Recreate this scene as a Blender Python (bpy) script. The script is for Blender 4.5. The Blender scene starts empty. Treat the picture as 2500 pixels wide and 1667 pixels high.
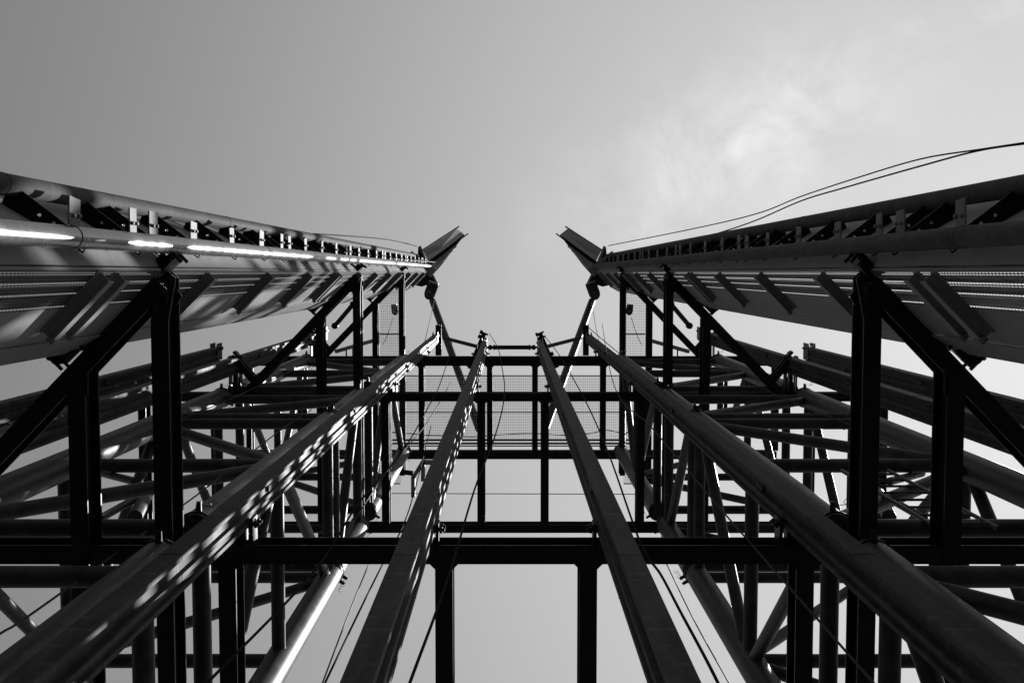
import bpy, bmesh, math, random
from mathutils import Vector, Matrix
R = math.radians
rnd = random.Random(7)
scene = bpy.context.scene
C = scene.collection

# ------------------------------------------------------------------ camera
F_PX, VPU, VPV, CAM_Z = 2700.0, 1246.6, 665.0, 1.6      # photo is 2500 x 1667
TILT = math.atan((833.5 - VPV) / F_PX)
ct, st = math.cos(TILT), math.sin(TILT)
cam_d = bpy.data.cameras.new("camera")
cam = bpy.data.objects.new("camera", cam_d); C.objects.link(cam)
cam_d.sensor_fit = 'HORIZONTAL'; cam_d.sensor_width = 36.0
cam_d.lens = 36.0 * F_PX / 2500.0
cam_d.shift_x = (1250.0 - VPU) / 2500.0
cam_d.clip_start, cam_d.clip_end = 0.05, 6000.0
cam.matrix_world = Matrix(((1, 0, 0, 0), (0, -ct, -st, 0), (0, st, -ct, CAM_Z), (0, 0, 0, 1)))
scene.camera = cam

# ------------------------------------------------------------------ light
SUN_EL, SUN_DIR = R(63.5), Vector((0.981, 0.196))
sun_vec = Vector((SUN_DIR.x * math.cos(SUN_EL), SUN_DIR.y * math.cos(SUN_EL), math.sin(SUN_EL)))
sd = bpy.data.lights.new("sun", 'SUN'); sd.energy = 5.0; sd.angle = R(0.5); sd.color = (1.0, 0.99, 0.98)
so = bpy.data.objects.new("sun", sd); C.objects.link(so)
so.rotation_euler = sun_vec.to_track_quat('Z', 'Y').to_euler(); so.location = (40, 10, 80)

world = bpy.data.worlds.new("World"); scene.world = world; world.use_nodes = True
nt = world.node_tree; N = nt.nodes; L = nt.links
for n in list(N): N.remove(n)
def nd(tree, kind, **kw):
    n = tree.nodes.new(kind)
    for k, v in kw.items(): setattr(n, k, v)
    return n
def math_n(tree, op, a=None, b=None, clamp=False):
    n = tree.nodes.new('ShaderNodeMath'); n.operation = op; n.use_clamp = clamp
    for i, x in enumerate((a, b)):
        if x is None: continue
        if isinstance(x, (int, float)): n.inputs[i].default_value = x
        else: tree.links.new(x, n.inputs[i])
    return n.outputs[0]
sky = nd(nt, 'ShaderNodeTexSky', sky_type='NISHITA', sun_disc=False)
sky.sun_elevation = SUN_EL
sky.sun_rotation = math.atan2(SUN_DIR.x, SUN_DIR.y)
sky.air_density, sky.dust_density, sky.ozone_density = 1.0, 2.2, 1.5
sep = nd(nt, 'ShaderNodeSeparateColor'); L.new(sky.outputs[0], sep.inputs[0])
# black and white film behind a red filter
mono = math_n(nt, 'ADD', math_n(nt, 'MULTIPLY', sep.outputs[0], 0.92), math_n(nt, 'MULTIPLY', sep.outputs[1], 0.08))
# film response with a soft shoulder (the background strength below is 0.1)
xx = math_n(nt, 'MULTIPLY', mono, 0.1); x2 = math_n(nt, 'POWER', xx, 2.05)
sh = math_n(nt, 'DIVIDE', math_n(nt, 'MULTIPLY', x2, 0.57), math_n(nt, 'ADD', x2, 0.0225))
mono = math_n(nt, 'MULTIPLY', math_n(nt, 'ADD', sh, math_n(nt, 'MULTIPLY', math_n(nt, 'MINIMUM', xx, 4.0), 0.1)), 10.0)
# thin cirrus on a plane high above
tc = nd(nt, 'ShaderNodeTexCoord'); sx = nd(nt, 'ShaderNodeSeparateXYZ'); L.new(tc.outputs['Generated'], sx.inputs[0])
zc = math_n(nt, 'MAXIMUM', sx.outputs[2], 0.05)
px = math_n(nt, 'DIVIDE', sx.outputs[0], zc); py = math_n(nt, 'DIVIDE', sx.outputs[1], zc)
cb = nd(nt, 'ShaderNodeCombineXYZ'); L.new(px, cb.inputs[0]); L.new(py, cb.inputs[1])
nz = nd(nt, 'ShaderNodeTexNoise'); L.new(cb.outputs[0], nz.inputs['Vector'])
nz.inputs['Scale'].default_value = 11.0; nz.inputs['Detail'].default_value = 12; nz.inputs['Roughness'].default_value = 0.68
nz.inputs['Distortion'].default_value = 0.35
wisp = nd(nt, 'ShaderNodeMapRange'); L.new(nz.outputs[0], wisp.inputs[0])
wisp.inputs[1].default_value, wisp.inputs[2].default_value = 0.40, 0.80
def blob(cx, cy, rx, ry, rot):
    dx = math_n(nt, 'SUBTRACT', px, cx); dy = math_n(nt, 'SUBTRACT', py, cy)
    c, s = math.cos(rot), math.sin(rot)
    a = math_n(nt, 'ADD', math_n(nt, 'MULTIPLY', dx, c / rx), math_n(nt, 'MULTIPLY', dy, s / rx))
    b = math_n(nt, 'ADD', math_n(nt, 'MULTIPLY', dx, -s / ry), math_n(nt, 'MULTIPLY', dy, c / ry))
    q = math_n(nt, 'ADD', math_n(nt, 'MULTIPLY', a, a), math_n(nt, 'MULTIPLY', b, b))
    return math_n(nt, 'POWER', 2.718, math_n(nt, 'MULTIPLY', q, -1.0))
blobs = math_n(nt, 'ADD', blob(0.205, -0.115, 0.15, 0.062, R(-27)), math_n(nt, 'MULTIPLY', blob(0.43, -0.235, 0.12, 0.016, R(-16)), 0.35))
cloud = math_n(nt, 'MULTIPLY', math_n(nt, 'MULTIPLY', math_n(nt, 'ADD', wisp.outputs[0], 0.12), blobs), 0.38)
CLOUD_V = 8.5
tot = math_n(nt, 'ADD', mono, math_n(nt, 'MULTIPLY', cloud, CLOUD_V))
comb = nd(nt, 'ShaderNodeCombineColor')
for i in range(3): L.new(tot, comb.inputs[i])
bg = nd(nt, 'ShaderNodeBackground'); bg.inputs[1].default_value = 0.05
L.new(comb.outputs[0], bg.inputs[0])
wo = nd(nt, 'ShaderNodeOutputWorld'); L.new(bg.outputs[0], wo.inputs[0])

vs = scene.view_settings
scene.display_settings.display_device = 'sRGB'
vs.view_transform = 'Standard'; vs.look = 'None'; vs.exposure = 1.0; vs.gamma = 1.0; vs.use_curve_mapping = False
scene.cycles.max_bounces = 6; scene.cycles.diffuse_bounces = 2; scene.cycles.transparent_max_bounces = 24

# ------------------------------------------------------------------ materials
def steel(name, v, rough, metal, var=0.25, scale=2.0, streak=6.0, bump=0.15, scratch=0.0, spec=0.5):
    m = bpy.data.materials.new(name); m.use_nodes = True; t = m.node_tree
    b = t.nodes['Principled BSDF']
    tcn = nd(t, 'ShaderNodeTexCoord'); mp = nd(t, 'ShaderNodeMapping')
    mp.inputs['Scale'].default_value = (streak, streak, 1.0)
    t.links.new(tcn.outputs['Object'], mp.inputs[0])
    n1 = nd(t, 'ShaderNodeTexNoise'); n1.inputs['Scale'].default_value = scale; n1.inputs['Detail'].default_value = 8
    n1.inputs['Roughness'].default_value = 0.65
    t.links.new(mp.outputs[0], n1.inputs['Vector'])
    n2 = nd(t, 'ShaderNodeTexNoise'); n2.inputs['Scale'].default_value = 5.0; n2.inputs['Detail'].default_value = 6
    t.links.new(tcn.outputs['Object'], n2.inputs['Vector'])
    mix = math_n(t, 'ADD', math_n(t, 'MULTIPLY', n1.outputs[0], 0.6), math_n(t, 'MULTIPLY', n2.outputs[0], 0.4))
    mr = nd(t, 'ShaderNodeMapRange'); t.links.new(mix, mr.inputs[0])
    mr.inputs[1].default_value, mr.inputs[2].default_value = 0.3, 0.7
    mr.inputs[3].default_value, mr.inputs[4].default_value = v * (1 - var), v * (1 + var)
    val = mr.outputs[0]
    if scratch > 0:
        mp2 = nd(t, 'ShaderNodeMapping'); mp2.inputs['Scale'].default_value = (1.5, 1.5, 9.0)
        mp2.inputs['Rotation'].default_value = (0.12, 0.08, 0.3)
        t.links.new(tcn.outputs['Object'], mp2.inputs[0])
        n3 = nd(t, 'ShaderNodeTexNoise'); n3.inputs['Scale'].default_value = 1.6; n3.inputs['Detail'].default_value = 10
        n3.inputs['Roughness'].default_value = 0.75
        t.links.new(mp2.outputs[0], n3.inputs['Vector'])
        r3 = nd(t, 'ShaderNodeMapRange'); t.links.new(n3.outputs[0], r3.inputs[0])
        r3.inputs[1].default_value, r3.inputs[2].default_value = 0.54, 0.8
        val = math_n(t, 'ADD', val, math_n(t, 'MULTIPLY', r3.outputs[0], scratch))
    cc = nd(t, 'ShaderNodeCombineColor')
    for i in range(3): t.links.new(val, cc.inputs[i])
    t.links.new(cc.outputs[0], b.inputs['Base Color'])
    rr = nd(t, 'ShaderNodeMapRange'); t.links.new(n2.outputs[0], rr.inputs[0])
    rr.inputs[3].default_value, rr.inputs[4].default_value = rough - 0.12, rough + 0.12
    t.links.new(rr.outputs[0], b.inputs['Roughness'])
    b.inputs['Metallic'].default_value = metal
    b.inputs['Specular IOR Level'].default_value = spec
    if bump > 0:
        bp = nd(t, 'ShaderNodeBump'); bp.inputs['Strength'].default_value = bump; bp.inputs['Distance'].default_value = 0.01
        t.links.new(mix, bp.inputs['Height']); t.links.new(bp.outputs[0], b.inputs['Normal'])
    return m
M = {
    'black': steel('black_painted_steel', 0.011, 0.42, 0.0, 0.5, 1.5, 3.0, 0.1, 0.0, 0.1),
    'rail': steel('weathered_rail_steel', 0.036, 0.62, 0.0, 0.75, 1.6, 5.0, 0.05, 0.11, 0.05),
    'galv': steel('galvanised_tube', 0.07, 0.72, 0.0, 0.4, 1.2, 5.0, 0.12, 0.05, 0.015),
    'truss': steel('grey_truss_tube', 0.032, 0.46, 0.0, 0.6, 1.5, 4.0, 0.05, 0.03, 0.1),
    'plate': steel('galvanised_plate', 0.22, 0.6, 0.0, 0.2, 1.0, 2.0, 0.05, 0.06, 0.04),
    'shiny': steel('sunlit_rail_tube', 0.16, 0.25, 0.8, 0.4, 1.5, 8.0, 0.06, 0.12),
    'bolt': steel('zinc_bolt', 0.3, 0.3, 0.8, 0.2),
    'cable': steel('black_cable', 0.012, 0.8, 0.0, 0.2, 2.0, 6.0, 0.0, 0.0, 0.02),
    'wire': steel('steel_wire_rope', 0.035, 0.7, 0.0, 0.3, spec=0.1),
    'spacer': steel('zinc_spacer', 0.15, 0.6, 0.0, 0.45, spec=0.05),
}
def perforated():
    m = steel('perforated_sheet', 0.1, 0.5, 0.0, 0.2, spec=0.06); t = m.node_tree
    b = t.nodes['Principled BSDF']; out = t.nodes['Material Output']
    uv = nd(t, 'ShaderNodeUVMap')
    br = nd(t, 'ShaderNodeTexBrick'); t.links.new(uv.outputs[0], br.inputs['Vector'])
    br.offset = 0.5; br.inputs['Scale'].default_value = 1.0
    br.inputs['Brick Width'].default_value = 0.055; br.inputs['Row Height'].default_value = 0.028
    br.inputs['Mortar Size'].default_value = 0.0075; br.inputs['Mortar Smooth'].default_value = 0.0
    tr = nd(t, 'ShaderNodeBsdfTransparent'); mx = nd(t, 'ShaderNodeMixShader')
    t.links.new(br.outputs['Fac'], mx.inputs[0]); t.links.new(tr.outputs[0], mx.inputs[1]); t.links.new(b.outputs[0], mx.inputs[2])
    t.links.new(mx.outputs[0], out.inputs['Surface'])
    return m
M['perf'] = perforated()

# ------------------------------------------------------------------ geometry helpers
K = 10.0 / F_PX                       # metres per photo pixel at the first storey, ten metres up
def at(u, v, Z):                      # the point seen at photo position (u, v), Z storeys (x 10 m) above the eye
    a, b = (u - VPU) / F_PX, (v - 833.5) / F_PX
    d = Vector((a, b * ct + st, ct - b * st))
    return Vector((d.x / d.z * Z * 10, d.y / d.z * Z * 10, CAM_Z + Z * 10))
CX = 13.4
def xy(off, Y, Zr=1.0):               # plan position of an upright that lies off/Y from the axis, gauged at height Zr
    p = at(VPU + (CX + off) / Zr, VPV + Y / Zr, Zr)
    return p.x, p.y
def P(off, Y, Z, Zr=1.0):
    x, y = xy(off, Y, Zr)
    return Vector((x, y, CAM_Z + Z * 10))
def H(Z): return CAM_Z + Z * 10

class MB:
    def __init__(s): s.v, s.f, s.sm, s.uv = [], [], [], {}
    def add(s, vs, fs, smooth=False):
        o = len(s.v); s.v += [Vector(q) for q in vs]
        for f in fs: s.f.append([i + o for i in f]); s.sm.append(smooth)
    def extr(s, prof, A, B, ax, ay, smooth=False, caps=True, profB=None):
        n = len(prof); pb = profB or prof
        vs = [A + ax * p[0] + ay * p[1] for p in prof] + [B + ax * p[0] + ay * p[1] for p in pb]
        s.add(vs, [[i, (i + 1) % n, n + (i + 1) % n, n + i] for i in range(n)], smooth)
        if caps: s.add(vs, [list(range(n))[::-1], list(range(n, 2 * n))], False)
        return s
    def tube(s, A, B, r, n=18, caps=True, r2=None):
        A, B = Vector(A), Vector(B); d = (B - A).normalized()
        ax = d.orthogonal().normalized(); ay = d.cross(ax)
        c = [(math.cos(2 * math.pi * i / n) * r, math.sin(2 * math.pi * i / n) * r) for i in range(n)]
        c2 = None if r2 is None else [(p[0] / r * r2, p[1] / r * r2) for p in c]
        return s.extr(c, A, B, ax, ay, True, caps, c2)
    def path(s, pts, r, n=8):
        pts = [Vector(p) for p in pts]; rings = []; prev = None
        for i, p in enumerate(pts):
            d = (pts[min(i + 1, len(pts) - 1)] - pts[max(i - 1, 0)]).normalized()
            ax = d.orthogonal().normalized() if prev is None else (prev - d * prev.dot(d)).normalized()
            prev = ax; ay = d.cross(ax)
            rings.append([p + (ax * math.cos(2 * math.pi * k / n) + ay * math.sin(2 * math.pi * k / n)) * r for k in range(n)])
        vs = [q for rg in rings for q in rg]; fs = []
        for i in range(len(pts) - 1):
            for k in range(n):
                fs.append([i * n + k, i * n + (k + 1) % n, (i + 1) * n + (k + 1) % n, (i + 1) * n + k])
        s.add(vs, fs, True)
        return s
    def box(s, c, ax, ay, az, sx, sy, sz):
        c = Vector(c); pr = [(-sx / 2, -sy / 2), (sx / 2, -sy / 2), (sx / 2, sy / 2), (-sx / 2, sy / 2)]
        return s.extr(pr, c - az * sz / 2, c + az * sz / 2, ax, ay)
    def hexa(s, lo, hi):              # two quads, bottom and top
        s.add(list(lo) + list(hi), [[0, 1, 2, 3][::-1], [4, 5, 6, 7]] + [[i, (i + 1) % 4, 4 + (i + 1) % 4, 4 + i] for i in range(4)])
        return s
    def prism(s, poly, z0, z1):       # polygon of (x, y), upright walls
        n = len(poly)
        vs = [Vector((p[0], p[1], z0)) for p in poly] + [Vector((p[0], p[1], z1)) for p in poly]
        s.add(vs, [list(range(n))[::-1], list(range(n, 2 * n))] + [[i, (i + 1) % n, n + (i + 1) % n, n + i] for i in range(n)])
        return s
    def obj(s, name, mat, parent=None, origin=None):
        o0 = Vector(origin) if origin is not None else (Vector(parent.location) if parent else (min(s.v, key=lambda q: q.z).copy() if s.v else Vector()))
        if parent is not None and parent.parent is not None: o0 = Vector(parent.matrix_local.translation) + Vector(parent.parent.location)
        me = bpy.data.meshes.new(name)
        me.from_pydata([q - o0 for q in s.v], [], s.f); me.update()
        bm = bmesh.new(); bm.from_mesh(me)
        bmesh.ops.recalc_face_normals(bm, faces=bm.faces); bm.to_mesh(me); bm.free()
        me.polygons.foreach_set('use_smooth', s.sm)
        me.materials.append(M[mat] if isinstance(mat, str) else mat)
        o = bpy.data.objects.new(name, me); C.objects.link(o)
        if parent is not None: o.parent = parent
        else: o.location = o0
        return o
def tag(o, label, cat=None, group=None, kind=None):
    if label: o['label'] = label
    if cat: o['category'] = cat
    if group: o['group'] = group
    if kind: o['kind'] = kind
    return o
def thing(name, loc, label, cat, group=None):
    e = bpy.data.objects.new(name, None); C.objects.link(e); e.location = loc; e.empty_display_size = 0.3
    return tag(e, label, cat, group)
UP = Vector((0, 0, 1))
def I_prof(w, h, tf=0.022, tw=0.016):
    a, b = w / 2, tw / 2
    return [(-a, 0), (a, 0), (a, tf), (b, tf), (b, h - tf), (a, h - tf), (a, h), (-a, h), (-a, h - tf), (-b, h - tf), (-b, tf), (-a, tf)]
def ibeam(mb, A, B, w, h, tf=0.022):  # bottom flange centred on the line A-B
    d = (B - A).normalized(); s = d.cross(UP).normalized(); u = s.cross(d)
    return mb.extr(I_prof(w, h, tf), A, B, s, u)
def bolts(mb, c, d, r=0.025, l=0.03, n=6):
    return mb.tube(c, c + d * l, r, n)

LEVEL = {'A': 1.0, 'B': 2.28, 'C': 3.21}
SIDES = (-1, 1)
BW, BH = 45 * K, 0.36                 # beam flange width, beam height
SN = {-1: 'sunlit left', 1: 'shaded right'}
LN = {'A': 'lowest', 'B': 'middle', 'C': 'top'}

# ------------------------------------------------------------------ ground
g = MB(); n = 40; S = 3000.0
for i in range(1): g.add([(-S, -S, 0), (S, -S, 0), (S, S, 0), (-S, S, 0)], [[0, 1, 2, 3]])
gm = steel('asphalt', 0.014, 0.9, 0.0, 0.4, 8.0, 1.0, 0.3)
tag(g.obj('ground', gm, origin=(0, 0, 0)), 'dark asphalt ground under the tower', kind='structure')

# ------------------------------------------------------------------ storey frames
YF, YR_ref = 689.0, None
yF = P(0, 689, 1).y
yR = at(1250, 1290.5, LEVEL['B'] + 0.0).y
xs = lambda off: P(off, 689, 1).x
for lv, Z in LEVEL.items():
    z0 = H(Z)
    fr = thing('storey_frame', (xs(0), yF, z0),
               f'{LN[lv]} black floor frame of steel beams spanning behind the four upright rails', 'steel frame', 'floor frames of the tower')
    ends = 2060
    ibeam(MB(), Vector(), Vector((1, 0, 0)), 1, 1)
    mb = MB(); wf = (72 if lv == 'C' else 47) * K; ibeam(mb, Vector((xs(-ends), yF, z0)), Vector((xs(ends), yF, z0)), wf, 0.32)
    for off in (-1900, -1380, -520, 520, 1380, 1900):
        for dx in (-0.06, 0.06):
            for dy in (-.045, .045): bolts(mb, Vector((xs(off) + dx, yF + dy, z0 + .002)), -UP, 0.016, 0.017)
    mb.obj('cross_beam', 'black', fr)
    mb = MB(); ibeam(mb, Vector((xs(-ends), yR, z0)), Vector((xs(ends), yR, z0)), (62 if lv == 'C' else 47) * K, 0.32); mb.obj('cross_beam', 'black', fr)
    hw = wf / 2
    for off in (-2050, -1650, -707, -176.5, 176.5, 707, 1650, 2050):
        x = xs(off)
        mb = MB(); ibeam(mb, Vector((x, yF + hw, z0 + 0.002)), Vector((x, yR - hw, z0 + 0.002)), 44 * K, 0.315)
        if abs(off) < 800:            # corner gussets where joist meets the front beam
            for s2 in (-1, 1):
                x1 = x + s2 * 22 * K
                mb.prism([(x1, yF + hw), (x1 + s2 * 0.05, yF + hw), (x1, yF + hw + 0.05)], z0 + 0.004, z0 + 0.02)
        mb.obj('joist', 'black', fr)

# ------------------------------------------------------------------ cantilever brackets
for lv, Z in LEVEL.items():
    for s in SIDES:
        z0 = H(Z) - 0.02
        br = thing('cantilever_bracket', (P(s * 858, 300, Z).x, P(0, 300, 1).y, z0),
                   f'black cantilever bracket with slanting brace holding the {SN[s]} track at the {LN[lv]} floor',
                   'steel bracket', 'brackets carrying the tracks')
        # inner arm, its outer end tapered and mitred
        x = xs(s * 858); yk, ye = P(0, 120, 1).y, P(0, 14, 1).y
        mb = MB(); ibeam(mb, Vector((x, yk, z0)), Vector((x, yR + 0.6, z0)), 43 * K, BH)
        w2 = 21.5 * K
        xi, xo = x - s * w2, x + s * w2
        rise = 0.25
        yt = P(0, -26, 1).y
        # bottom flange, web and top flange of the tapered end
        for (za, zb, th, hw_) in ((z0, z0 + rise, 0.022, w2), (z0 + BH - 0.022, z0 + BH - 0.022, 0.022, w2)):
            lo = [Vector((x - s * hw_, yk, za)), Vector((x + s * hw_, yk, za)), Vector((x + s * hw_, yt, zb)), Vector((x - s * hw_, ye, zb))]
            mb.hexa(lo, [q + UP * th for q in lo])
        lo = [Vector((x - 0.008, yk, z0 + 0.02)), Vector((x + 0.008, yk, z0 + 0.02)), Vector((x + 0.008, ye, z0 + rise + .02)), Vector((x - 0.008, ye, z0 + rise + .02))]
        mb.hexa(lo, [Vector((q.x, q.y, z0 + BH - 0.02)) for q in lo])
        mb.obj('inner_arm', 'black', br)
        # outer arm stops at the brace
        x2 = xs(s * 1063); y2 = P(0, 235, 1).y
        mb = MB(); ibeam(mb, Vector((x2, y2, z0 + 0.004)), Vector((x2, yR + 0.6, z0 + 0.004)), 43 * K, BH - 0.008); mb.obj('outer_arm', 'black', br)
        # slanting brace from the inner arm out to the cross beam
        A = P(s * 868, 26, Z) ; B = P(s * 1475, 664, Z)
        A.z = B.z = z0 + 0.008
        mb = MB(); ibeam(mb, A, B, 45 * K, BH - 0.02)
        d = (B - A).normalized(); nrm = Vector((-d.y, d.x, 0))
        c1 = P(s * 868, 26, 1); c1.z = z0
        # haunch plates where arm and brace come together
        q = [P(s * 838, 60, 1), P(s * 878, 10, 1), P(s * 930, 100, 1), P(s * 880, 130, 1)]
        mb.prism([(p.x, p.y) for p in q], z0 + 0.30, z0 + 0.32)
        q = [P(s * 1045, 215, 1), P(s * 1085, 230, 1), P(s * 1110, 300, 1), P(s * 1045, 300, 1)]
        mb.prism([(p.x, p.y) for p in q], z0 + 0.012, z0 + 0.03)
        mb.obj('brace', 'black', br)
        # short strut that steadies the side rail
        E = P(s * 1425, 610, Z); G = P(s * 1535, 490, Z); E.z = G.z = z0 + 0.05
        mb = MB(); ibeam(mb, E, G, 40 * K, 0.22); mb.obj('strut', 'black', br)
        # clamps that grip the track flanges
        for (o1, y1, sz) in ((866, -18, 1.25), (1088, 192, 1.3), (1545, 478, 0.75)):
            p = P(s * o1, y1, 1); p.z = z0 + (0.2 if sz != 1.3 else 0.0)
            mb = MB(); dd = Vector((s * 0.72, 0.69, 0)); nn = Vector((-dd.y, dd.x, 0))
            mb.box(p, dd, nn, UP, 0.2 * sz, 0.07, 0.3)
            for k in (-1, 1):
                mb.box(p + dd * (0.1 * k * sz) - nn * 0.06 * s, dd, nn, UP, 0.05, 0.13, 0.2)
                for j in (-1, 1):
                    c = p + dd * (0.105 * k * sz) + UP * (0.09 * j) + nn * 0.09 * s
                    mb.tube(c, c - nn * s * 0.2, 0.017, 8)
                    mb.tube(c - nn * s * 0.14, c - nn * s * 0.17, 0.034, 6)
                    c2 = p + dd * (0.07 * k * sz) - UP * 0.15
                    mb.tube(c2, c2 - UP * 0.05, 0.03, 6)
            mb.box(p + dd * 0.02 - UP * 0.12 + nn * 0.05, (dd + UP * .3).normalized(), nn, (UP - dd * .3).normalized(), 0.16 * sz, 0.06, 0.05)
            mb.obj('clamp', 'black', br)

# ------------------------------------------------------------------ upright guide rails
def rail_prof(w, d):                  # x across, y away from the viewer; grooved flanks
    h = w / 2; r = h * 0.55; r2 = h * 0.7
    pr = [(-h, 0), (h, 0), (h, .16 * d), (r, .2 * d), (r, .5 * d), (h, .53 * d), (h, .66 * d), (r2, .69 * d), (r2, .86 * d), (h, .88 * d), (h, d)]
    return pr + [(-x, y) for x, y in pr[:1:-1]]
def upright(name, off, Y0, w, d, zlo, zhi, label, ref=1.0):
    x, y = xy(off, Y0, ref)
    r = thing(name, (x, y, H(zlo)), label, 'guide rail', 'upright guide rails')
    mb = MB(); mb.extr(rail_prof(w, d), Vector((x, y, H(zlo))), Vector((x, y, H(zhi))), Vector((1, 0, 0)), Vector((0, 1, 0)))
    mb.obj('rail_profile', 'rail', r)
    # seams where the six-metre lengths meet
    z = zlo + 0.34 - .31
    while z < zhi - 0.05:
        if z > zlo:
            mb = MB(); mb.extr([(px_ * 1.03, (py_ - d / 2) * 1.02 + d / 2) for px_, py_ in rail_prof(w, d)], Vector((x, y, H(z))), Vector((x, y, H(z) + .012)), Vector((1, 0, 0)), Vector((0, 1, 0)))
            mb.obj('joint_seam', 'black', r)
        z += 0.62
    z = zlo + 0.34
    while z < zhi - 0.1:
        for ss in (-1, 1):
            mb = MB(); mb.box(Vector((x + ss * w * 0.34, y + d * .35, H(z))), Vector((1, 0, 0)), Vector((0, 1, 0)), UP, w * .2, d * .2, 0.28)
            mb.obj('joint_plate', 'rail', r)
        z += 0.62
    # top bracket
    mb = MB(); zt = H(zhi)
    for ss in (-1, 1):
        mb.box(Vector((x + ss * w * .45, y + d * .3, zt + 0.0)), Vector((1, 0, 0)), Vector((0, 1, 0)), UP, 0.02, d * 1.2, 0.42)
    for k in (0.0, .18):
        mb.tube(Vector((x - w * .7, y + d * .1, zt + k)), Vector((x + w * .7, y + d * .1, zt + k)), 0.02, 8)
        mb.tube(Vector((x + w * .58, y + d * .1, zt + k)), Vector((x + w * .66, y + d * .1, zt + k)), 0.045, 6)
    mb.box(Vector((x, y + d * .2, zt + 0.25)), Vector((1, 0, 0)), Vector((0, 1, 0)), UP, w * .5, d * .5, 0.2)
    mb.obj('head_bracket', 'black', r)
    # shoes that clamp the rail to each floor frame
    for lv, Z in LEVEL.items():
        if Z > zhi: continue
        mb = MB(); yb = yF - (36 if lv == 'C' else 24) * K; yr = y + d
        if yb - yr > .01: mb.box(Vector((x, (yb + yr) / 2, H(Z) + .14)), Vector((1, 0, 0)), Vector((0, 1, 0)), UP, w * .5, yb - yr - .006, 0.12)
        for ss in (-1, 1):
            cx = x + ss * w * .62
            mb.box(Vector((cx, (yb + yr) / 2 - .03, H(Z) + .14)), Vector((1, 0, 0)), Vector((0, 1, 0)), UP, 0.03, max(.05, yb - yr + 0.1), 0.2)
            for k in (.08, .2):
                mb.tube(Vector((cx - ss * .03, yr - .02, H(Z) + k)), Vector((cx + ss * .07, yr - .02, H(Z) + k)), 0.016, 8)
                mb.tube(Vector((cx + ss * .025, yr - .02, H(Z) + k)), Vector((cx + ss * .05, yr - .02, H(Z) + k)), 0.032, 6)
        mb.obj('shoe', 'black', r)
    return r
Yi = 552.0
for s in SIDES:
    side = 'left' if s < 0 else 'right'
    # measured from the photo: inner rail faces at .378 and .35 of Y0 around the axis
    upright('inner_rail', s * 0.4015 * Yi, Yi, 0.081 * Yi * K, 0.16 * Yi * K, 0.15, 3.29,
            f'{side} one of the two middle upright rails either side of the open gap')
    upright('outer_rail', s * 1.2308 * Yi, Yi, 0.083 * Yi * K, 0.135 * Yi * K, 0.15, 3.66,
            ('long upright rail flecked with bright sun patches beside the left truss' if s < 0 else
             'plain shaded upright rail in front of the right truss'))
    for (o, zt, nm) in ((1545, 3.38, 'nearer'), (1870, 2.6, 'farther')):
        upright('side_rail', s * o, 472, 0.084 * Yi * K, 0.16 * Yi * K, 0.3, zt,
                f'{nm} of the two side rails rising beyond the {"sun-striped left" if s < 0 else "dark right"} track')

# ------------------------------------------------------------------ lattice trusses
CH = 52 * K
ZR = {1: 1.0, 3: 1.6}
CHORD = {}
for s in SIDES:
    CHORD[s, 1] = xy(s * 836, 678, 1.0)
    CHORD[s, 2] = xy(s * 1580, 678, 1.0)
    x3, y3 = xy(s * 836, 1372, 1.6); CHORD[s, 3] = (CHORD[s, 1][0], y3)
    CHORD[s, 4] = (CHORD[s, 2][0], y3)
def cp(s, i, Z): return Vector((CHORD[s, i][0], CHORD[s, i][1], H(Z)))
SEG = {  # storey: (bottom, top, rungs, nodes) ; diagonals zigzag between chord pairs
    'ground': (0.02, 0.965, [0.08, 0.5, 0.912]),
    'middle': (1.065, 1.875, [1.088, 1.445, 1.848]),
    'short': (1.882, 2.245, [1.918, 2.208]),
    'upper': (2.36, 3.18, [2.385, 2.772, 3.14]),
}
SEGN = {'ground': 'lowest', 'middle': 'second', 'short': 'short third', 'upper': 'topmost'}
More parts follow.
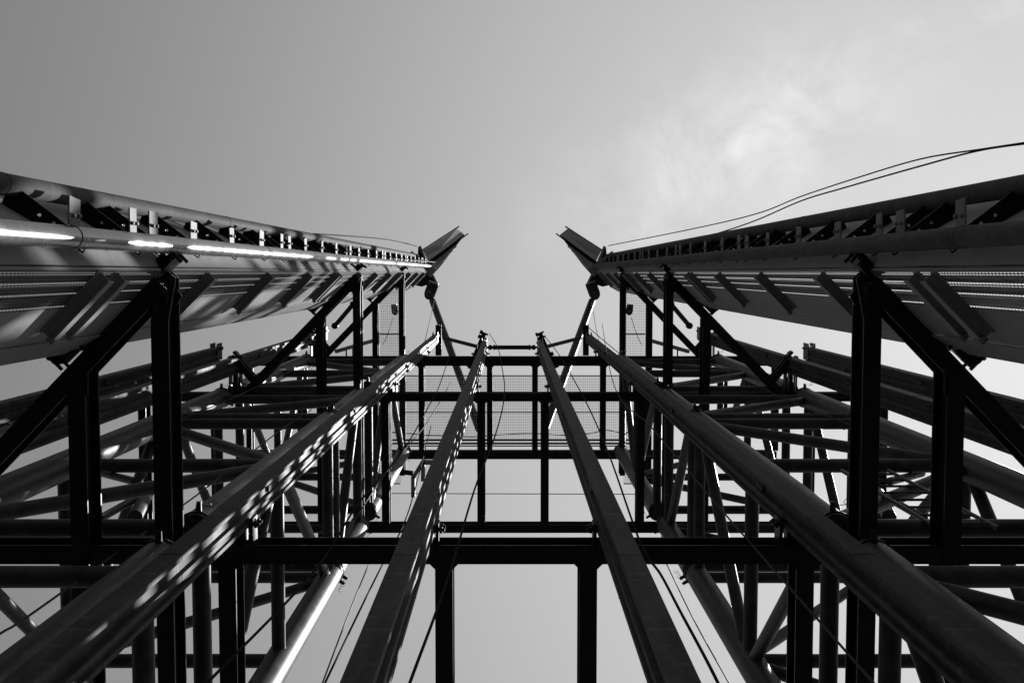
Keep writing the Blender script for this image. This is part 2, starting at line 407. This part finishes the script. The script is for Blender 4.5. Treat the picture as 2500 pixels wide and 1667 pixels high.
for s in SIDES:
    for key, (za, zb, rungs) in SEG.items():
        tr = thing('lattice_truss', (CHORD[s, 1][0] + s * 1.3, CHORD[s, 1][1] + 1.2, H(za)),
                   f'{SEGN[key]} section of the round-tube lattice truss on the {SN[s]} side', 'truss', 'lattice truss sections')
        for i in (1, 2, 3, 4):
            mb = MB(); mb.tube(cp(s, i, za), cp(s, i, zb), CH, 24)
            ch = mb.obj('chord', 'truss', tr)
            # spigot flange with pin and clip at each end
            for z_, dz in ((za, 1), (zb, -1)):
                mb = MB(); c = cp(s, i, z_ + dz * 0.006)
                mb.tube(c, c + UP * 0.035, CH * 1.08, 24)
                for a in (-1.5, .55, 2.6):
                    dv = Vector((math.cos(a) * -s, math.sin(a), 0))
                    c2 = c + UP * dz * 0.06
                    mb.tube(c2 + dv * CH * .9, c2 + dv * (CH + .1), 0.035, 10, True, 0.024)
                    tq = Vector((-dv.y, dv.x, 0)); e = c2 + dv * (CH + .06)
                    mb.path([e + tq * 0.03, e + tq * 0.14, e + tq * .17 + dv * .03, e + tq * .14 + dv * .06, e + tq * .11 + dv * .03, e + tq * .13], 0.004, 5)
                mb.obj('spigot_ring', 'black', ch)
        rr = 25 * K
        for z_ in rungs:
            for (i, j) in ((1, 2), (3, 4), (1, 3), (2, 4)):
                mb = MB(); a, b = cp(s, i, z_), cp(s, j, z_); d = (b - a).normalized()
                mb.tube(a + d * CH * .8, b - d * CH * .8, rr, 16)
                o = mb.obj('rung', 'truss', tr)
        rd = 23 * K
        mids = rungs[1] if len(rungs) == 3 else None
        # which chord carries the middle node of each face
        for (i, j) in ((1, 2), (1, 3), (4, 3), (4, 2)):
            a, b = (i, j) if s < 0 else (j, i)   # a: node chord, b: end chord
            if mids:
                pairs = [(mids + .012, rungs[2] - .012), (mids - .012, rungs[0] + .012)]
            else:
                pairs = [(rungs[1] - .01, rungs[0] + .01)]
            for (zm, ze) in pairs:
                p, q = cp(s, a, zm), cp(s, b, ze); d = (q - p).normalized()
                mb = MB(); mb.tube(p + d * CH * .7, q - d * CH * .7, rd, 16); mb.obj('diagonal', 'truss', tr)

# ------------------------------------------------------------------ track girders
from math import pi
def plate2d(mb, pts, z0, z1): return mb.prism(pts, z0, z1)
ZT, ZB = 4.2, 0.42
for s in SIDES:
    X = lambda xv, Y: xy(s * (xv + CX * 0), Y, 1.0)
    gd = thing('track_girder', (X(900, 0)[0], X(900, 0)[1], H(ZB)),
               ('bright galvanised track girder with twin shiny tubes and striped sun shadows on the left' if s < 0 else
                'dark twin-tube track girder in shade on the right with light showing through its mesh'), 'track girder')
    def vplate(name, pa, pb, th, mat, side=1, z0=ZB, z1=ZT, parent=gd):
        a, b = Vector((*X(*pa), 0)), Vector((*X(*pb), 0)); d = (b - a).normalized(); nn = Vector((-d.y, d.x, 0)) * side
        q = [a, b, b + nn * th, a + nn * th]
        mb = MB(); mb.prism([(p.x, p.y) for p in q], H(z0), H(z1)); return mb.obj(name, mat, parent)
    ctr = {'lower': (850, -67), 'upper': (985, -169)}
    for nm, (xo, yo) in ctr.items():
        p = X(xo, yo); mb = MB()
        zt = ZT if nm == 'lower' else ZT + .1
        mb.tube(Vector((*p, H(ZB))), Vector((*p, H(zt))), 21.5 * K, 32)
        o = mb.obj('rail_tube', 'shiny' if s < 0 and nm == 'lower' else 'galv', gd)  # brighter copy for the sunlit tube, duller copy for the less lit ones
        z = 0.78                         # weld rings
        while z < zt:
            mb = MB(); mb.tube(Vector((*p, H(z))), Vector((*p, H(z) + .012)), 21.5 * K + .003, 32); z += .61
            mb.obj('weld_ring', 'galv', o)
    # near flange, web and far flange
    vplate('near_flange', (868, -5), (908, -76), 0.014, 'plate', s)
    vplate('back_web', (911, -78), (1100, -190), 0.012, 'plate', s)
    web_a, web_b = (868, -3), (990, 124)
    mid = (868 + 122 * .61, -3 + 127 * .61)
    a, b = Vector((*X(*web_a), 0)), Vector((*X(*mid), 0))
    me_mb = MB(); me_mb.add([(a.x, a.y, H(ZB)), (b.x, b.y, H(ZB)), (b.x, b.y, H(ZT)), (a.x, a.y, H(ZT))], [[0, 1, 2, 3]])
    po = me_mb.obj('mesh_panel', 'perf', gd)
    uvl = po.data.uv_layers.new(name='UVMap'); hgt = (b - a).length; LZ = (ZT - ZB) * 10
    cor = {0: (0, 0), 1: (0, hgt), 2: (LZ, hgt), 3: (LZ, 0)}
    for lp in po.data.loops: uvl.data[lp.index].uv = cor[lp.vertex_index]
    vplate('solid_web', mid, web_b, 0.012, 'plate', -s)
    # slats behind the mesh
    for f0, f1 in ((-.04, .1), (.22, .36), (.5, .62), (.77, 1.0)):
        pa = (868 + 122 * .61 * f0 + 5, -3 + 127 * .61 * f0 - 5); pb = (868 + 122 * .61 * f1 + 5, -3 + 127 * .61 * f1 - 5)
        vplate('slat', pa, pb, 0.02, 'black', -s)
    vplate('far_flange', (990, 124), (1018, 152), 0.03, 'plate', -s)
    vplate('far_flange_lip', (1012, 154), (1084, 196), 0.012, 'plate', -s)
    # ribs across the web
    e45 = (Vector((*X(*web_b), 0)) - Vector((*X(*web_a), 0))).normalized()
    nin = Vector((-e45.y, e45.x, 0)) * (1 if s > 0 else -1)
    if nin.dot(Vector((-s, 0.6, 0))) < 0: nin = -nin
    zr = 0.585; k = 0
    while zr < ZT - .1:
        for dz in ((-.018, .018) if k % 4 == 1 else (0,)):
            A = Vector((*X(*web_a), H(zr + dz))) + nin * 0.004 - e45 * 0.0; B = Vector((*X(*web_b), H(zr + dz))) + nin * .004 - e45 * 0.01
            mb = MB()
            h = 0.12; hw = .058
            pr = [(0, -hw), (.012, -hw), (.012, -.006), (h - .012, -.006), (h - .012, -hw), (h, -hw), (h, hw), (h - .012, hw), (h - .012, .006), (.012, .006), (.012, hw), (0, hw)]
            mb.extr(pr, A, B, nin, UP)
            r_ = mb.obj('rib', 'plate' , gd)
            mb = MB(); mb.box(B + nin * .1 - e45 * .01, e45, nin, UP, .05, .06, .1); mb.obj('end_tab', 'spacer', r_)
        zr += .285; k += 1
    # gussets and spacers between the two tubes
    lo, up = Vector((*X(*ctr['lower']), 0)), Vector((*X(*ctr['upper']), 0))
    dt = (up - lo).normalized(); nf = Vector((-dt.y, dt.x, 0))
    if nf.dot(Vector((-s, 0.0, 0)) ) < 0: nf = -nf          # nf points to the axis
    RT = 21.5 * K
    gap = (up - lo).length
    z = 0.505; k = 0
    spots = []
    while z < ZT - .03:
        spots += [z] if k % 4 != 3 else [z - .026, z + .026]
        z += .1475 if k % 4 != 3 else .1475; k += 1
    for z in spots:
        # gusset: flat plate across both tubes and down to a drilled tab below
        def pt(a, b): return lo + dt * a + nf * b
        k1 = K
        G = [pt(-19 * k1, -23 * k1), pt(-16 * k1, 3 * k1), pt(gap - 4 * k1, 3 * k1), pt(gap + 2 * k1, -16 * k1), pt(gap - 6 * k1, -57 * k1), pt(gap * .5, -58 * k1), pt(gap * .42, -26 * k1)]
        cu = bpy.data.curves.new('gusset', 'CURVE'); cu.dimensions = '2D'; cu.fill_mode = 'BOTH'; cu.extrude = .007
        def spl(pts):
            sp = cu.splines.new('POLY'); sp.points.add(len(pts) - 1)
            for q, p_ in zip(sp.points, pts): q.co = (p_.x - lo.x, p_.y - lo.y, 0, 1)
            sp.use_cyclic_u = True
        spl(G)
        for hc, hr in ((pt(-13 * K, -17 * K), .014), (pt(gap * .36, -11 * K), .016), (pt(gap * .72, -44 * K), .018), (pt(gap * .55, -14 * K), .014)):
            spl([hc + Vector((math.cos(t * pi / 5), math.sin(t * pi / 5), 0)) * hr for t in range(10)])
        tmp = bpy.data.objects.new('tmp', cu); me = bpy.data.meshes.new_from_object(tmp); bpy.data.objects.remove(tmp)
        me.materials.clear(); me.materials.append(M['black'])
        o = bpy.data.objects.new('gusset_plate', me); C.objects.link(o); o.parent = gd
        o.location = Vector((lo.x, lo.y, H(z))) - Vector(gd.location)
        mb = MB(); q0 = Vector((lo.x + s * 2 * K, lo.y - 44 * K, H(z) - .115))
        tl = Matrix.Rotation(rnd.uniform(-.12, .12), 3, 'X'); hh = rnd.uniform(.15, .24)
        mb.box(q0 + Vector((0, rnd.uniform(-.02, .02), 0)), Vector((1, 0, 0)), tl @ Vector((0, 1, 0)), tl @ UP, .012, 54 * K, hh)
        for zz in (-.05, .05): mb.tube(q0 + Vector((0, .01, zz)), q0 + Vector((-s * .03, .01, zz)), .016, 6)
        mb.obj('spacer', 'spacer', gd)
    mb = MB(); q = [lo + dt * (gap * .5) - nf * 46 * K, lo + dt * (gap * .72) - nf * 46 * K, lo + dt * (gap * .72) - nf * 58 * K, lo + dt * (gap * .5) - nf * 58 * K]
    mb.prism([(p.x, p.y) for p in q], H(ZB), H(ZT)); mb.obj('shade_strip', 'black', gd)  # black strip added to darken the gap between the tubes like shadow
    # end plate at the top
    mb = MB(); q = [lo - dt * .3 + nf * .05, lo + dt * (gap + .25) + nf * .05, lo + dt * (gap + .25) - nf * .3, lo - dt * .3 - nf * .3]
    mb.prism([(p.x, p.y) for p in q], H(ZT) + .02, H(ZT) + .05); mb.obj('end_plate', 'plate', gd)

# ------------------------------------------------------------------ head arms over the tracks
def mu(u, s): return u if s < 0 else 2 * 1250.4 - u
for s in SIDES:
    Zt = 4.28
    A = lambda u, v, Z=Zt: at(mu(u, s), v, Z)
    arm = thing('channel_boom', A(1046, 640), ('stubby channel boom tilted out over the top of the sunlit left track' if s < 0 else
                'stubby channel boom tilted out over the top of the shaded right track'), 'steel boom', 'booms at the tower head')
    q = [A(1032.6, 611.8), A(1115.3, 558.5), A(1134.8, 574), A(1046.4, 640.5)]
    q = [A(1032.6, 611.8, Zt - .07), A(1115.3, 558.5, Zt - .07), A(1134.8, 574, Zt + .06), A(1046.4, 640.5, Zt + .06)]
    mb = MB(); mb.hexa(q, [p + UP * .02 for p in q]); mb.obj('channel_web', 'plate', arm)
    d = (q[1] - q[0]).normalized(); nn = (q[3] - q[0]); nn.z = 0; nn = (nn - d * nn.dot(d)).normalized()
    for (a, b, sg) in ((q[0], q[1] + d * .12, -1), (q[3], q[2] + d * .15, 1)):
        lo_ = [a - UP * .08 - nn * .0, b - UP * .08, b - UP * .08 + nn * sg * .05, a - UP * .08 + nn * sg * .05]
        mb = MB(); mb.hexa(lo_, [p + UP * .1 for p in lo_]); mb.obj('channel_flange', 'plate', arm)
    t = [A(1043, 639, Zt), A(1134, 574, Zt), A(1078, 647, Zt), A(1056, 672, Zt)]
    mb = MB(); mb.hexa([p + UP * .03 for p in t], [p + UP * .05 for p in t]); mb.obj('wing_plate', 'black', arm)
    for i in range(5):
        f = i / 5.0
        a_ = A(1049 + 5 * f, 650 + 20 * f, Zt - .004); b_ = A(1114 - 48 * f, 600 + 52 * f, Zt - .004)
        mb = MB(); mb.tube(a_, b_, .05, 12); mb.obj('slat', 'bolt', arm)
    # hanger plate between girder end and arm
    q = [A(1022, 603), A(1028, 600), A(1067, 693), A(1058, 696), A(1020, 640)]
    mb = MB(); mb.prism([(p.x, p.y) for p in q], H(Zt) - .2, H(Zt) - .17)
    mb.prism([(p.x, p.y) for p in (A(1004, 640), A(1046, 652), A(1062, 690), A(1030, 700), A(985, 690))], H(Zt) - .12, H(Zt) - .09)
    mb.obj('hanger_plate', 'black', arm)
    mb = MB(); e0, e1 = A(1023, 602, Zt - .025), A(1067, 692, Zt - .025); mb.tube(e0, e1, .03, 10); mb.obj('hanger_edge', 'spacer', arm)

# pulley blocks
def pulley(name, s, cu, cv, Z, L_, W_, lab, ang):
    c = at(mu(cu, s), cv, Z); ax = Vector((math.sin(ang) * -s, math.cos(ang), 0)); sd_ = Vector((ax.y, -ax.x, 0))
    pb = thing(name, c, lab, 'pulley', 'pulley blocks')
    for k in (-1, 1):
        pr = [(-W_ / 2, -L_ / 2), (W_ / 2, -L_ / 2), (W_ / 2, L_ * .15)] + [(math.cos(a) * W_ / 2, L_ * .15 + math.sin(a) * W_ * .62) for a in [pi * i / 10 for i in range(1, 10)]] + [(-W_ / 2, L_ * .15)]
        mb = MB(); mb.extr(pr, c + UP * (k * .09 - .01), c + UP * (k * .09 + .01), sd_, ax); mb.obj('cheek_plate', 'rail', pb)
    mb = MB(); mb.tube(c + ax * L_ * .12 - UP * .05, c + ax * L_ * .12 + UP * .05, W_ * .44, 20); mb.obj('sheave', 'bolt', pb)
    mb = MB(); mb.tube(c + ax * L_ * .1 - UP * .14, c + ax * L_ * .1 + UP * .14, .03, 10)
    for k in (-1, 1):
        mb.tube(c - ax * L_ * .4 + sd_ * k * W_ * .35 - UP * .12, c - ax * L_ * .4 + sd_ * k * W_ * .35 + UP * .12, .018, 8)
    mb.box(c - ax * (L_ * .5 + .02), sd_, ax, UP, W_ * .9, .05, .22)
    mb.obj('axle', 'bolt', pb)
for s in SIDES:
    t = 'sunlit left' if s < 0 else 'shaded right'
    pulley('pulley_block', s, 1052, 710, 4.2, .62, .42, f'large rounded pulley block under the head of the {t} track', R(-20))
    pulley('small_pulley', s, 964, 757, 3.6, .3, .2, f'small round pulley hanging in front of the narrow mesh panel by the {t} track', R(8))

# diagonal tubes from the pulley blocks down to the deck
for s in SIDES:
    a, b = at(mu(1056, s), 735, 4.15), at(mu(1170, s), 1046, 3.33)
    tb = MB(); tb.tube(a, b, .125, 24)
    o = tb.obj('raking_tube', 'truss', None, b)
    tag(o, 'raking tube dropping from the left pulley block to the mesh deck' if s < 0 else 'raking tube with a bright sunlit edge dropping from the right pulley block', 'tube', 'raking tubes at the tower head')

# links between the rail heads
lk = thing('spreader_bar', at(1250, 848, 3.3), 'thick black threaded spreader bar between the heads of the two middle rails', 'spreader bar')
a, b = at(1207, 848, 3.3), at(1293, 848, 3.3)
mb = MB(); mb.tube(a, b, .065, 14); mb.obj('bar', 'black', lk)
for k, p in ((-1, a), (1, b)):
    mb = MB(); mb.tube(p, p + Vector((k * .09, 0, 0)), .045, 8); mb.tube(p + Vector((k * .12, 0, -.05)), p + Vector((k * .12, 0, .05)), .075, 14)
    mb.tube(p + Vector((k * .09, 0, 0)), p + Vector((k * .24, 0, 0)), .03, 8); mb.tube(p + Vector((-k * .02, 0, 0)), p + Vector((k * .03, 0, 0)), .08, 8)
    mb.obj('eye_end', 'black', lk)
for s in SIDES:
    a, b = at(mu(1080, s), 824, 3.6), at(mu(1166, s), 846, 3.36)
    mb = MB(); d = (b - a).normalized(); sd_ = d.cross(UP).normalized(); mb.extr([(-.055, -.05), (.055, -.05), (.055, .05), (-.055, .05)], a, b, sd_, UP)
    o = mb.obj('tie_bar', 'rail', None, a)
    tag(o, 'square tie bar joining the heads of the two left rails' if s < 0 else 'square tie bar joining the heads of the two right rails', 'tie bar', 'tie bars between rail heads')
    # bracket plate behind the outer rail head
    a, b = at(mu(1070.5, s), 793, 3.7), at(mu(1070.5, s), 868, 3.7)
    mb = MB(); mb.extr([(-.1, 0), (.1, 0), (.1, .03), (.03, .03), (.03, .2), (-.03, .2), (-.03, .03), (-.1, .03)], a, b, Vector((1, 0, 0)), UP)
    o = mb.obj('head_plate', 'black', None, a)
    tag(o, f'short black drilled plate standing behind the head of the {"sun-flecked left" if s < 0 else "shaded right"} outer rail', 'plate', 'plates at the rail heads')
    # leaning toothed plate behind the inner rail head
    a, b = at(mu(1183, s), 812, 3.5), at(mu(1146, s), 900, 3.5)
    mb = MB(); d = (b - a).normalized(); sd_ = d.cross(UP).normalized()
    mb.extr([(-.07, 0), (.07, 0), (.07, .12), (-.07, .12)], a, b, sd_, UP)
    for f in (.02, .14, .62, .95):
        p = a + (b - a) * f; mb.tube(p - sd_ * .13 + UP * .05, p + sd_ * .13 + UP * .05, .03, 8)
        mb.box(p + sd_ * .11 * (1 if f > .5 else -1) + UP * .05, sd_, d, UP, .08, .12, .1)
    o = mb.obj('locking_bar', 'black', None, a)
    tag(o, f'black notched locking bar slanting behind the {"left" if s < 0 else "right"} middle rail head', 'locking bar', 'locking bars at the rail heads')

# ------------------------------------------------------------------ mesh decks
def grating(name, x0, x1, y0, y1, z, px_, py_, label, bars=()):
    dk = thing(name, (x0, y0, z), label, 'mesh deck', 'open mesh decks')
    mb = MB(); w = .0052
    nx = int((x1 - x0) / px_); ny = int((y1 - y0) / py_)
    ex, ey = Vector((1, 0, 0)), Vector((0, 1, 0))
    for i in range(nx + 1):
        x = x0 + (x1 - x0) * i / nx; mb.box(Vector((x, (y0 + y1) / 2, z + .004)), ex, ey, UP, w * .9, y1 - y0, .008)
    for j in range(ny + 1):
        y = y0 + (y1 - y0) * j / ny; mb.box(Vector(((x0 + x1) / 2, y, z + .013)), ex, ey, UP, x1 - x0, w * 1.5, .008)
    mb.obj('wire_mesh', 'rail', dk)
    for f in (0.0, 1.0) + tuple(bars):
        mb = MB(); y = y0 + (y1 - y0) * f; mb.box(Vector(((x0 + x1) / 2, y, z - .02)), ex, ey, UP, x1 - x0, .03, .035); mb.obj('edge_bar', 'black', dk)
    return dk
ZC = LEVEL['C']
zd = H(ZC) + .38
def yv(v, Z): return at(1250, v, Z).y
Zd = (zd - CAM_Z) / 10
grating('mesh_deck', xs(-840), xs(840), yv(917, Zd), yv(1088, Zd), zd, .055, .0465, 'wide open mesh deck behind the middle rails at the top floor', (.52, .96))
for s in SIDES:
    x0, x1 = sorted((xs(s * 880), xs(s * 1040)))
    grating('mesh_deck', x0, x1, yv(700, Zd), yv(872, Zd), zd, .055, .0465, f'narrow mesh walkway between the two top arms beside the {"sunlit left" if s < 0 else "shaded right"} track', (.67,))
    grating('mesh_deck', x0, x1, yv(930, Zd), yv(1180, Zd), zd, .055, .0465, f'rear mesh walkway seen between uprights behind the {"left" if s < 0 else "right"} truss', (.5,))
# toe boards behind the deck
for dv, nm in ((1074, 'perforated'), (1083, 'plain')):
    a, b = at(930, dv, Zd + .01), at(1570, dv, Zd + .01)
    mb = MB(); mb.extr([(-.02, 0), (.02, 0), (.02, .1), (-.02, .1)], Vector((a.x, a.y, a.z)), Vector((b.x, a.y, a.z)), Vector((0, 1, 0)), UP)
    tag(mb.obj('toe_board', 'black', None, a), f'{nm} dark toe board along the back of the wide mesh deck', 'toe board')

# ------------------------------------------------------------------ ladders and small rear steelwork
for s in (1,):
    x0, x1 = sorted((xs(s * 1080), xs(s * 1235))); y = P(0, 655, 1).y
    ld = thing('ladder', ((x0 + x1) / 2, y, H(1.05)), 'steel rung ladder behind the right outer arm, dark against bright sky', 'ladder')
    for x in (x0, x1):
        mb = MB(); mb.tube(Vector((x, y, H(1.05))), Vector((x, y, H(1.36))), .022, 10); mb.obj('stile', 'truss', ld)
    for i in range(8):
        z = 1.07 + i * .038
        mb = MB(); mb.tube(Vector((x0, y, H(z))), Vector((x1, y, H(z))), .015, 8); mb.obj('rung', 'truss', ld)
for s in SIDES:
    # stair stringers crossing behind the arms
    for i, (u0, v0, z0_, u1, v1, z1_) in enumerate(((245, 1265, 1.3, 360, 1200, 1.5), (250, 1155, 1.5, 330, 1175, 1.35), (330, 1262, 1.35, 358, 1205, 1.5))):
        a, b = at(mu(u0, s), v0, z0_), at(mu(u1, s), v1, z1_)
        mb = MB(); mb.tube(a, b, .05 if i < 2 else .09, 12)
        o = mb.obj('stay_tube', 'truss', None, a)
        tag(o, f'{("long slim", "short slim", "thick")[i]} stay tube crossing behind the {"left" if s < 0 else "right"} outer arm', 'stay tube', 'stay tubes behind the arms')
    # handrail at the top floor
    hr = thing('handrail', at(mu(850, s), 862, 3.3), 'bright handrail above the ' + ('left end of the top floor' if s < 0 else 'right end of the top floor'), 'handrail', 'handrails of the top floor')
    a, b = at(mu(820, s), 858, 3.3), at(mu(910, s), 832, 3.42)
    mb = MB(); mb.tube(a, b, .06, 12); mb.obj('top_tube', 'spacer', hr)
    for u in (846, 862):
        mb = MB(); mb.tube(at(mu(u, s), 848, 3.34), at(mu(u, s), 868, 3.3), .03, 8); mb.obj('post', 'spacer', hr)
    # short strut from side-rail head to the track
    a, b = at(mu(818, s), 795, 3.95), at(mu(863, s), 742, 3.9)
    mb = MB(); mb.tube(a, b, .085, 12)
    for f in (0, 1):
        p = a + (b - a) * f; mb.tube(p - Vector((0, 0, .1)), p + Vector((0, 0, .1)), .12, 10)
    tag(mb.obj('head_strut', 'black', None, a), f'short strut from the nearer side rail head to the {"sunlit left" if s < 0 else "shaded right"} track', 'strut', 'struts at the side rail heads')
    # floodlights on the top bracket
    for k, (u, v) in enumerate(((957, 676), (936, 699))):
        c = at(mu(u, s), v, 3.17); dd = Vector((s * .72, .69, 0)); nn = Vector((-dd.y, dd.x, 0))
        fl = thing('floodlight', c, f'{("upper", "lower")[k]} boxy floodlight beside the top brace of the {"sunlit left" if s < 0 else "shaded right"} track', 'floodlight', 'floodlights on the top brackets')
        mb = MB(); mb.box(c, dd, nn, UP, .34, .2, .16); mb.obj('housing', 'black', fl)
        mb = MB(); mb.box(c - UP * .085, dd, nn, UP, .28, .14, .012); mb.obj('lens', 'galv', fl)
        mb = MB(); mb.box(c + nn * .11 - UP * .02, dd, nn, UP, .34, .015, .2); mb.obj('visor', 'spacer', fl)

# small angle-iron frame hung behind the left middle rail
af = thing('angle_frame', at(1010, 1165, 2.6), 'small bright-edged angle-iron frame hanging just left of the left middle rail', 'frame')
for pts in (((1009, 1212), (1009, 1165)), ((1009, 1165), (1034, 1124)), ((1031, 1128), (1062, 1128)), ((1033, 1128), (1033, 1170))):
    a, b = at(*pts[0], 2.6), at(*pts[1], 2.6); d = (b - a).normalized()
    mb = MB(); mb.extr([(-.045, -.1), (.045, -.1), (.045, .1), (-.045, .1)], a, b + d * .03, d.cross(UP).normalized(), UP); mb.obj('angle_bar', 'plate', af)
mb = MB(); mb.tube(at(985, 1152, 2.6), at(1008, 1155, 2.6), .06, 12); mb.obj('clamp_spigot', 'black', af)

# ------------------------------------------------------------------ hanging cables and wires
def smooth(pts, n=10):
    out = []
    for i in range(len(pts) - 1):
        p0, p1, p2, p3 = (pts[max(i - 1, 0)], pts[i], pts[i + 1], pts[min(i + 2, len(pts) - 1)])
        for k in range(n):
            t = k / n
            out.append(0.5 * ((2 * p1) + (p2 - p0) * t + (2 * p0 - 5 * p1 + 4 * p2 - p3) * t * t + (3 * p1 - p0 - 3 * p2 + p3) * t ** 3))
    return out + [pts[-1]]
def cable(name, pix, za, zb, r, mat, label, cat='cable', group=None):
    n_ = len(pix); Ls = [0]
    for i in range(1, n_): Ls.append(Ls[-1] + math.dist(pix[i], pix[i - 1]))
    pts = []
    for (u, v), l in zip(pix, Ls):
        t = l / Ls[-1]; pts.append(at(u, v, 1 / ((1 - t) / za + t / zb)))
    mb = MB(); mb.path(smooth(pts), r, 8)
    return tag(mb.obj(name, mat, None, pts[0]), label, cat, group)
cable('power_cable', [(1485, 600), (1700, 557), (1850, 521), (1955, 480), (2100, 432), (2250, 388), (2400, 364), (2560, 340)], 4.3, 1.9, .016, 'cable', 'upper of two black power cables sweeping to the right edge over the shaded track')
cable('power_cable', [(1480, 628), (1560, 615), (1700, 584), (1830, 544), (1955, 491), (2060, 459), (2250, 405), (2400, 366), (2560, 345)], 4.25, 1.85, .018, 'cable', 'lower of two black power cables sweeping to the right edge over the shaded track')
cable('slack_cable', [(640, 563), (722, 570), (800, 573), (930, 583), (990, 594), (1018, 602)], 2.2, 4.3, .017, 'cable', 'slack black cable arching above the sunlit left track to its head')
cable('thin_rope', [(560, 592), (700, 606), (820, 617), (950, 631), (1062, 640)], 1.6, 4.1, .012, 'wire', 'thin pale rope stretched along the lower shiny tube of the left track')
cable('hanging_cable', [(1195, 815), (1215, 848), (1226, 900), (1232, 945), (1227, 995), (1205, 1075), (1160, 1190), (1097, 1400), (1000, 1667), (930, 1860)], 3.3, .42, .0085, 'cable', 'black cable hanging from the left middle rail head in front of the gap')
cable('hanging_cable', [(1067, 790), (1098, 825), (1101, 850), (1075, 935), (1050, 985), (985, 1098), (878, 1225), (770, 1390), (505, 1667), (300, 1880)], 3.6, .45, .0085, 'cable', 'black cable hanging from the sun-flecked outer rail head down to the lower left')
cable('hanging_cable', [(1330, 820), (1368, 870), (1400, 925), (1440, 1000), (1487, 1110), (1545, 1275), (1575, 1350), (1612, 1400), (1660, 1490), (1740, 1640), (1830, 1830)], 3.3, .48, .0095, 'cable', 'black cable hanging from the right middle rail head past the right of the gap')
cable('wire_rope', [(1470, 790), (1500, 943), (1586, 1038), (1643, 1104), (1758, 1240), (1881, 1381), (2006, 1522), (2110, 1640), (2250, 1800)], 3.4, .6, .009, 'wire', 'wire rope running down right between the shaded outer rail and the right joists')
cable('thin_wire', [(1436, 799), (1470, 828), (1511, 862)], 3.7, 3.2, .012, 'cable', 'thin wire dropping right from the shaded outer rail head')
cable('thin_wire', [(1443, 738), (1449, 765), (1455, 800), (1463, 835)], 4.1, 3.5, .01, 'wire', 'thin wire falling from the shaded right pulley block')
cable('thin_wire', [(1060, 733), (1050, 780), (1037, 833)], 4.1, 3.5, .01, 'wire', 'thin wire falling from the sunlit left pulley block')
cable('thin_wire', [(960, 775), (945, 820), (934, 842)], 3.55, 3.3, .01, 'wire', 'thin wire under the left small pulley')
cable('thin_wire', [(1541, 775), (1556, 820), (1567, 842)], 3.55, 3.3, .01, 'wire', 'thin wire under the right small pulley')
cable('thin_wire', [(1730, 884), (1900, 966), (2075, 1037), (2265, 1119)], 2.6, 1.5, .011, 'wire', 'thin wire slanting down right across the upper right truss')
cable('thin_wire', [(776, 873), (593, 960), (449, 1020), (380, 1052)], 2.7, 1.7, .011, 'wire', 'thin wire slanting down left across the upper left truss')
cable('wire_rope', [(760, 1000), (682, 1052), (504, 1190), (453, 1228), (105, 1478), (0, 1546), (-120, 1625)], 2.0, .7, .0095, 'wire', 'wire rope slanting to the lower left edge behind the sun-flecked rail')
cable('thin_wire', [(899, 1379), (850, 1500), (787, 1667), (740, 1790)], 1.2, .75, .007, 'wire', 'pale thin wire left of the left middle rail near the bottom')
cable('wire_rope', [(1052, 1040), (1017, 1180), (985, 1280), (933, 1379), (887, 1471), (793, 1667), (730, 1800)], 2.2, .65, .0085, 'cable', 'dark wire rope emerging left of the left middle rail')
cable('thin_wire', [(1615, 1350), (1690, 1505), (1780, 1667), (1860, 1810)], 1.2, .75, .006, 'wire', 'hair-thin wire right of the hanging cable at the bottom')
cable('thin_wire', [(1100, 935), (1040, 1035), (960, 1130), (870, 1262), (770, 1440)], 3.0, 1.4, .01, 'wire', 'thin wire crossing the left uprights towards the bright truss tube')
cable('thin_wire', [(930, 1204), (1250, 1205), (1560, 1206)], 2.4, 2.4, .009, 'wire', 'fine wire stretched level across the middle of the gap')
cable('deck_cable', [(980, 1056), (1040, 1062), (1080, 1063), (1150, 1066), (1220, 1061), (1300, 1058), (1380, 1062), (1440, 1058), (1480, 1050), (1530, 1060)], Zd - .01, Zd - .01, .012, 'cable', 'wavy black cable lying across the wide mesh deck')
